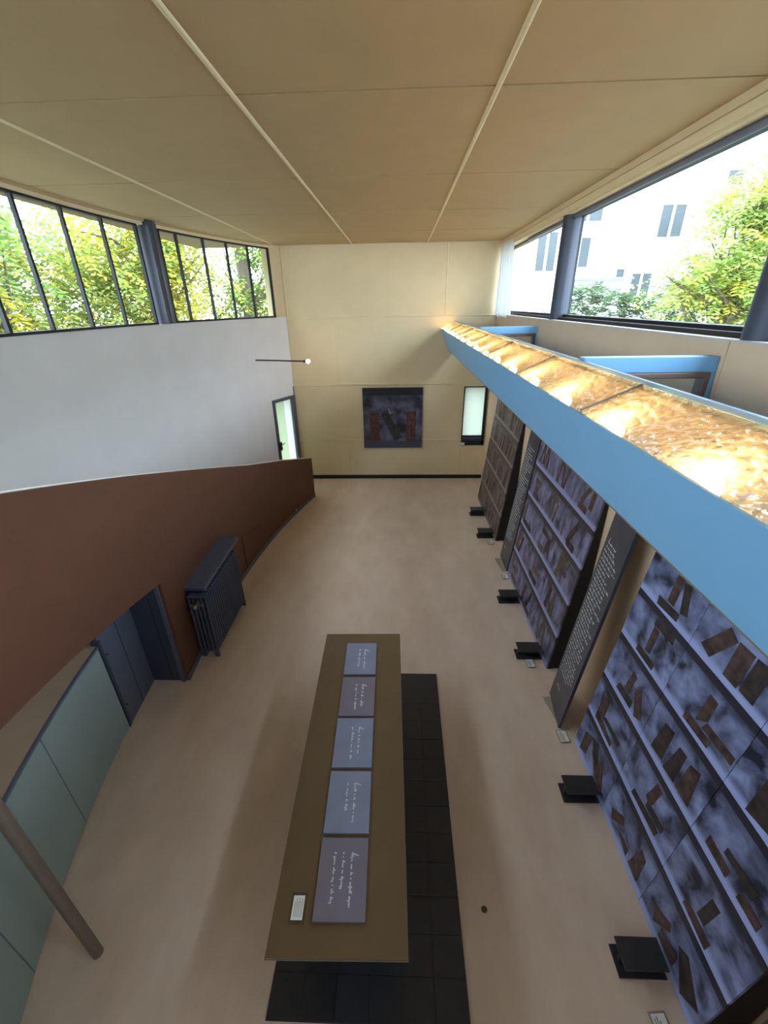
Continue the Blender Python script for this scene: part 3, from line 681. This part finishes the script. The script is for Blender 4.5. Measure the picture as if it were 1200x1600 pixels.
# dark panels with long handwritten text
def note_panel(yfar, wd, label, x0=1.762, rz=0, seed=1):
    r = lean_root('handwritten_board', yfar, x0, .004); tag(r, label, 'panel', 'handwritten panels between the paintings')
    if rz: r.matrix_world = r.matrix_world @ Matrix.Rotation(rz, 4, 'Z')
    MB().box(0, wd, 0, .03, 0, 2.4).build('board', 'note_panel', r)
    rng = random.Random(seed); lines = []
    for i in range(36):
        tot = rng.choice([20, 24, 26, 28, 22, 16]) if i > 3 else [14, 13, 22, 24][i]
        ws = []
        while tot > 0: n = rng.randint(2, 7); ws.append(n); tot -= n
        lines.append(ws)
    mb = scribble(MB(), lines, .022*wd/.46, .045, rng, .0052, True, [.0 if i > 1 else .03 for i in range(36)])
    pts = mb.v; mb.v = [(.045+p[0]*.86, -.003-p[2], 2.02+p[1]) for p in pts]
    mb.v = [(min(p[0], wd-.02), p[1], p[2]) for p in mb.v]
    mb.f = [f[::1] for f in mb.f]
    h = mb.build('handwriting', 'hand_white', r); tag(h, None, None, None, 'stuff')
    s2 = scribble(MB(), [[7, 6]], .018, .04, rng, .004); s2.v = [(.1+p[0]*.8, -.003, .26+p[1]) for p in s2.v]
    tag(s2.build('signature', 'hand_white', r), None, None, None, 'stuff')
    return r
note_panel(3.50, .455, 'dark grey panel of white handwriting between the nearest and middle bookshelf paintings', 1.70, -.12, 1)
note_panel(6.42, .49, 'dark grey panel of white handwriting between the middle and farthest bookshelf paintings', 1.757, 0, 2)
note_panel(.86, .49, 'dark grey handwritten panel at the near end of the nearest bookshelf painting', 1.762, 0, 4)
# acrylic floor plates and label cards
for (pts, lab) in (([(1.60, 3.44), (1.68, 3.02), (1.76, 3.02), (1.69, 3.44)], 'clear acrylic plate on the floor before the handwritten panel beside the nearest painting'), ([(1.64, 6.33), (1.69, 5.93), (1.75, 5.93), (1.755, 6.33)], 'clear acrylic plate on the floor before the handwritten panel beside the farthest painting')):
    cx, cy = sum(p[0] for p in pts)/4, sum(p[1] for p in pts)/4
    r = empty('floor_plate', (cx, cy, .001)); tag(r, lab, 'plate', 'acrylic floor plates')
    MB().prism([(p[0]-cx, p[1]-cy) for p in reversed(pts)][::-1], 0, .008).build('sheet', 'acrylic', r)
for (x, y, lab) in ((1.665, 2.95, 'white label card on the floor at the far corner of the nearest bookshelf painting'), (1.60, 1.0, 'white label card on the floor at the near end of the nearest bookshelf painting'),
        (1.60, 3.93, 'white label card on the floor beside the near foot of the middle bookshelf painting'), (1.70, 5.78, 'white label card on the floor at the far corner of the middle bookshelf painting'), (1.675, 6.88, 'white label card on the floor at the near end of the farthest bookshelf painting')):
    r = empty('label_card', (x, y, .001), 0.06); tag(r, lab, 'label', 'label cards on the floor')
    MB().box(-.052, .052, -.072, .072, 0, .012).build('holder', 'acrylic', r)
    MB().box(-.042, .042, -.06, .06, .0125, .014).build('card', 'card_white', r)
    MB().box(-.03, -.024, -.05, .04, .0141, .0146).box(-.016, -.01, -.05, .05, .0141, .0146).box(-.002, .004, -.05, .03, .0141, .0146).build('print', 'card_print', r)

# ------------------------------------------------------------------ table, its plinth, plaques
pl = empty('table_plinth', (-.2, 2.35, 0)); tag(pl, 'low black tiled plinth strip on the floor under the table', 'plinth')
PX0, PX1, PY0, PY1 = -.634, .637, -1.388, 1.385
MB().box(PX0, PX1, PY0, PY1, 0, .012).build('base', 'tile_grout', pl)
nx_, ny_ = 6, 13; tw, th = (PX1-PX0)/nx_, (PY1-PY0)/ny_
tm = MB().box(.0012, tw-.0012, .0012, th-.0012, .012, .019).mesh('tile', 'tile_black')
for i in range(nx_):
    for j in range(ny_):
        o = link('tile', tm, pl); o.location = (PX0+i*tw, PY0+j*th, 0)
tb = empty('long_table', (-.375, 2.31, .019), math.radians(1.05)); tag(tb, 'long narrow dark bronze table holding five handwritten plaques', 'table')
MB().box(-.40, .40, -1.292, 1.292, .711, .727).build('table_top', 'bronze_top', tb, .002)
MB().box(-.402, .402, -1.294, 1.294, .702, .711).build('glass_edge', 'table_edge', tb)
MB().box(-.37, .37, -1.26, 1.26, .66, .702).build('apron', 'black_side', tb)
for y in (-.85, .85): MB().box(-.16, .16, y-.06, y+.06, 0, .66).build('leg', 'black_steel', tb, .01)
def tpos(x, y): return tb.matrix_basis @ Vector((x, y, 0))
tb.rotation_euler = (0, 0, math.radians(1.05))
ROT = math.radians(1.05)
TZ = .019+.727+.0006
def tworld(x, y):
    c_, s_ = math.cos(ROT), math.sin(ROT); return (-.375+c_*x-s_*y, 2.31+s_*x+c_*y, TZ)
WORDS = [([[5, 3, 7], [2, 4, 2, 5]], 'plaque_blue', 'bluish handwritten plaque on the long table, the farthest of five'),
 ([[5, 3, 2, 1, 6], [2, 4, 1, 2, 2, 8]], 'plaque_mauve', 'mauve handwritten plaque on the long table, second from the far end'),
 ([[5, 1, 4, 2, 3], [3, 8, 3, 2, 3]], 'plaque_blue', 'blue handwritten plaque on the long table, the middle one of five'),
 ([[6, 1, 2, 5, 1, 5], [3, 6, 2, 5]], 'plaque_blue', 'pale blue handwritten plaque on the long table, fourth from the far end'),
 ([[5, 3, 2, 1, 6, 6], [1, 1, 4, 2, 7], [1, 5, 4, 3, 1, 3, 4]], 'plaque_mauve', 'large mauve handwritten plaque on the long table, nearest the white card')]
yy = [(3.437, 3.016), (2.98, 2.55), (2.528, 2.09), (2.06, 1.631), (1.604, 1.168)]
for k, ((ya_, yb_), (lines, mat, lab)) in enumerate(zip(yy, WORDS)):
    yc, hh = (ya_+yb_)/2, (ya_-yb_)/2
    r = empty('text_plaque', tworld(-.003, (yc-2.31)), ROT); tag(r, lab, 'plaque', 'handwritten plaques on the long table')
    MB().box(-.155, .155, -hh, hh, 0, .020).build('slab', mat, r, .0015)
    rng = random.Random(40+k)
    mb = scribble(MB(), lines, .019, .056, rng, .0042, True)
    wmax = max(p[0] for p in mb.v)
    sc_ = (hh*2-.15)/wmax
    x0 = .055 if len(lines) == 2 else .07
    mb.v = [(x0+p[1]-.02, hh-.085-p[0]*sc_, .0206) for p in mb.v]
    tag(mb.build('handwriting', 'hand_white', r), None, None, None, 'stuff')
r = empty('card_holder', tworld(-.253, 1.235-2.31), ROT); tag(r, 'clear holder with a white printed card on the long table', 'label')
MB().box(-.047, .047, -.075, .075, 0, .010).build('holder', 'acrylic', r)
MB().box(-.034, .034, -.058, .058, .0104, .012).build('card', 'card_white', r)
pr_ = MB()
for i in range(6): pr_.box(-.022+i*.009, -.0195+i*.009, -.045, .03+.015*(i % 2), .0121, .0124)
pr_.build('print', 'card_print', r)
r = empty('floor_socket', (.62, 1.545, 0)); tag(r, 'small brown round socket cover set in the floor beside the plinth', 'socket')
MB().tube((0, 0, 0), (0, 0, .006), .022, .018, n=18).build('disc', 'spot_brown', r)

# ------------------------------------------------------------------ outdoors
GZ = -3.2
structure(MB().box(-60, 60, -40, 80, GZ-.2, GZ).build('ground', 'garden_ground'))
def spray(mb, rng, p, L, leaf, droop):
    a = rng.uniform(0, 2*math.pi); d = Vector((math.cos(a), math.sin(a), -droop*rng.uniform(.3, 1.2))).normalized()
    side = d.cross(Vector((0, 0, 1))).normalized(); upv = side.cross(d)
    n = 5
    for k in range(n):
        c_ = Vector(p)+d*(L*(k+.4)/n)-Vector((0, 0, .25*L*((k/n)**2)))
        for s_ in (-1, 1):
            t = (side*s_+d*.45-upv*rng.uniform(0, .5)).normalized(); w_ = t.cross(upv).normalized()*leaf*.24
            l_ = leaf*rng.uniform(.75, 1.15)
            mb.add([c_, c_+t*l_*.5+w_, c_+t*l_, c_+t*l_*.5-w_], [(0, 1, 2, 3)])
def tree(loc, height, crown, n, leaf, mats, label, group, seed, droop=.8, trunk_r=.16, lean=(0, 0), fork=.45):
    rng = random.Random(seed)
    r = empty('tree', loc); tag(r, label, 'tree', group)
    top = Vector((lean[0], lean[1], height))
    tk = MB(); segs = 7; prev = Vector((0, 0, 0)); path = [prev]
    for i in range(1, segs+1):
        t = i/segs; q_ = top*t+Vector((rng.uniform(-.1, .1), rng.uniform(-.1, .1), 0)); tk.tube(prev, q_, trunk_r*(1-.8*(i-1)/segs), trunk_r*(1-.8*i/segs), 10, False); prev = q_; path.append(q_)
    tk.build('trunk', 'bark', r)
    br = MB(); tips = []
    for (cx, cy, cz, rx, ry, rz_) in crown:
        for k in range(9):
            while True:
                u_ = Vector((rng.uniform(-1, 1), rng.uniform(-1, 1), rng.uniform(-1, 1)))
                if u_.length < 1: break
            tip = Vector((cx+u_.x*rx, cy+u_.y*ry, cz+u_.z*rz_)); b0 = path[min(segs, max(2, int(segs*min(1, max(fork, (tip.z-.8)/height)))))]
            mid = b0.lerp(tip, .5)+Vector((rng.uniform(-.2, .2), rng.uniform(-.2, .2), rng.uniform(0, .3)))
            br.tube(b0, mid, .05, .03, 6, False); br.tube(mid, tip, .03, .012, 6, False); tips.append(tip)
    br.build('branches', 'bark', r)
    tot = sum(c_[3]*c_[4]*c_[5] for c_ in crown)
    for mi, (mat, share) in enumerate(mats):
        mb = MB()
        for (cx, cy, cz, rx, ry, rz_) in crown:
            cnt = int(n*share*rx*ry*rz_/tot)
            # clumps
            clumps = []
            for k in range(max(6, cnt//22)):
                while True:
                    u_ = Vector((rng.uniform(-1, 1), rng.uniform(-1, 1), rng.uniform(-1, 1)))
                    if .25 < u_.length < 1: break
                clumps.append(Vector((cx+u_.x*rx, cy+u_.y*ry, cz+u_.z*rz_)))
            for k in range(cnt):
                c_ = rng.choice(clumps); p_ = c_+Vector((rng.gauss(0, .32), rng.gauss(0, .32), rng.gauss(0, .28)))
                spray(mb, rng, p_, leaf*3.4, leaf, droop)
        tag(mb.build('foliage', mat, r), None, None, None, 'stuff')
    return r
LT = 'trees outside the left window'
tree((-7.6, 4.4, GZ), 8.6, [(0, -.6, 7.4, 1.6, 2.0, 1.9), (.4, 1.5, 7.6, 1.3, 1.5, 1.9)], 1900, .16, [('leaf_yellow', .45), ('leaf_mixed', .55)], 'yellowing leafy tree outside the left end of the left window', LT, 1)
tree((-7.4, 8.0, GZ), 9.0, [(0, -.2, 7.8, 1.4, 1.7, 1.9), (-.3, 1.6, 7.3, 1.3, 1.2, 1.6)], 1500, .15, [('leaf_green', .45), ('leaf_mixed', .42), ('leaf_yellow', .13)], 'green leafy tree outside the left window just before the column', LT, 2)
tree((-6.6, 11.9, GZ), 9.4, [(0, 0, 7.8, 1.5, 1.6, 2.0), (.8, .4, 8.4, 1.0, 1.1, 1.2)], 1350, .16, [('leaf_mixed', .55), ('leaf_yellow', .45)], 'yellow green tree outside the left window just past the column', LT, 3, lean=(.5, .2))
tree((-4.7, 14.4, GZ), 12, [(-.2, .0, 7.7, .9, 1.0, 1.9), (1.0, .2, 8.0, 1.0, 1.0, 1.9)], 620, .17, [('leaf_green', .5), ('leaf_mixed', .5)], 'tree with a thick grey trunk outside the far end of the left window', LT, 4, trunk_r=.42, fork=.7)
tree((-12.6, 10.2, GZ), 9.5, [(0, 0, 8.0, 2.2, 3.6, 2.2)], 1100, .24, [('leaf_green', .6), ('leaf_mixed', .4)], 'distant green tree glimpsed behind the other trees at left', LT, 5)
# right side: tree, hedge, white apartment house
RT = 'plants outside the right window'
tree((7.1, 10.4, GZ), 9.4, [(-.3, 0, 7.8, .8, .7, .6), (-.2, .1, 8.6, .6, .6, .6), (.35, .1, 9.1, .6, .6, .6), (-1.0, 0, 7.5, .6, .6, .4), (1.0, .2, 8.2, .9, .8, 1.0), (.2, 0, 7.2, 1.1, .8, .4)], 1500, .14, [('leaf_pale', .85), ('leaf_gold', .15)], 'bright green and yellow tree outside the right window', None, 21, droop=.4, trunk_r=.09)
def shrub(loc, rx, ry, h, n, seed, label, mat='leaf_hedge'):
    rng = random.Random(seed); r = empty('shrub', loc); tag(r, label, 'shrub', RT)
    mb = MB(); st = MB()
    for k in range(7): st.tube((0, 0, 0), (rng.uniform(-rx, rx)*.8, rng.uniform(-ry, ry)*.8, h*rng.uniform(.6, .95)), .035, .008, 6, False)
    st.build('stems', 'bark', r)
    for k in range(n):
        t = rng.random()**.7; rr_ = 1-.3*t
        p_ = Vector((rng.gauss(0, .45)*rx*rr_, rng.gauss(0, .45)*ry*rr_, h*(.55+.45*t)-rng.random()*.1))
        spray(mb, rng, p_, .30, .11, -.6)
    tag(mb.build('foliage', mat, r), None, None, None, 'stuff')
shrub((4.6, 11.8, GZ), 1.0, 1.0, 7.5, 700, 31, 'grey green shrub outside the right window, beside the curtain')
shrub((5.9, 12.4, GZ), 1.2, 1.0, 7.35, 800, 32, 'grey green shrub outside the right window, just past the far column')
shrub((7.6, 13.0, GZ), 1.3, 1.0, 7.6, 800, 33, 'grey green shrub outside the right window, left of the bright tree')
shrub((9.3, 13.2, GZ), 1.0, .8, 7.9, 500, 34, 'grey green shrub outside the right window, behind the bright tree')
bl = empty('apartment_house', (14, 26, GZ)); tag(bl, 'white apartment house with grey windows across the garden at right', 'building')
def inb(mb, name, mat, parent=None):
    o = mb.build(name, mat, parent or bl)
    if not parent: o.matrix_parent_inverse = Matrix.Translation(-bl.location)
    return o
inb(MB().box(3.5, 30, 26, 34, GZ, 17), 'facade', 'facade_white')
inb(MB().box(22, 30, -14, 26, GZ, 10.5), 'sky_block_wing', 'facade_white')  # wing added out of view, height set to block low sky light
inb(MB().box(4.5, 7.9, 24.2, 26, GZ, 9.2), 'bay', 'facade_white')
inb(MB().box(8.2, 12.0, 25.2, 26, 4.55, 4.68).box(8.2, 12.0, 25.3, 26, 4.95, 5.02), 'balcony', 'facade_trim')
for (x0, x1, z0, z1, yw, two) in ((13.0, 14.15, 6.8, 8.15, 26, 1), (8.75, 10.1, 7.55, 8.3, 26, 1), (8.7, 9.75, 5.55, 6.85, 26, 1), (11.35, 11.75, 4.95, 5.42, 26, 0), (15.75, 16.45, 8.85, 9.45, 26, 0),
        (17.6, 18.6, 6.6, 7.9, 26, 1), (12.2, 13.2, 3.9, 5.2, 26, 1), (8.5, 9.3, 3.2, 4.1, 26, 0), (5.2, 6.2, 5.3, 6.9, 24.2, 1), (6.6, 7.5, 5.3, 6.9, 24.2, 1), (15.2, 16.2, 4.2, 5.4, 26, 1)):
    fw = MB().box(x0-.08, x1+.08, yw-.05, yw, z0-.10, z0).box(x0-.08, x0, yw-.05, yw, z0, z1).box(x1, x1+.08, yw-.05, yw, z0, z1).box(x0-.08, x1+.08, yw-.05, yw, z1, z1+.08)
    if two: fw.box((x0+x1)/2-.06, (x0+x1)/2+.06, yw-.05, yw, z0, z1)
    o = inb(fw, 'window', 'facade_trim')
    MB().box(x0, x1, yw-.02, yw+.01, z0, z1).build('pane', 'facade_window', o)
pv = empty('garden_pavilion', (12.5, 12.2, GZ)); tag(pv, 'pale blue garden pavilion with a flat green roof at the right window edge', 'building')
for mb, nm, mt in ((MB().box(-.9, 2.2, -1, 1.5, 0, 7.4), 'wall', 'facade_blue'), (MB().box(-1.4, 2.7, -1.5, 2, 7.4, 7.75), 'roof', 'roof_green')): mb.build(nm, mt, pv)
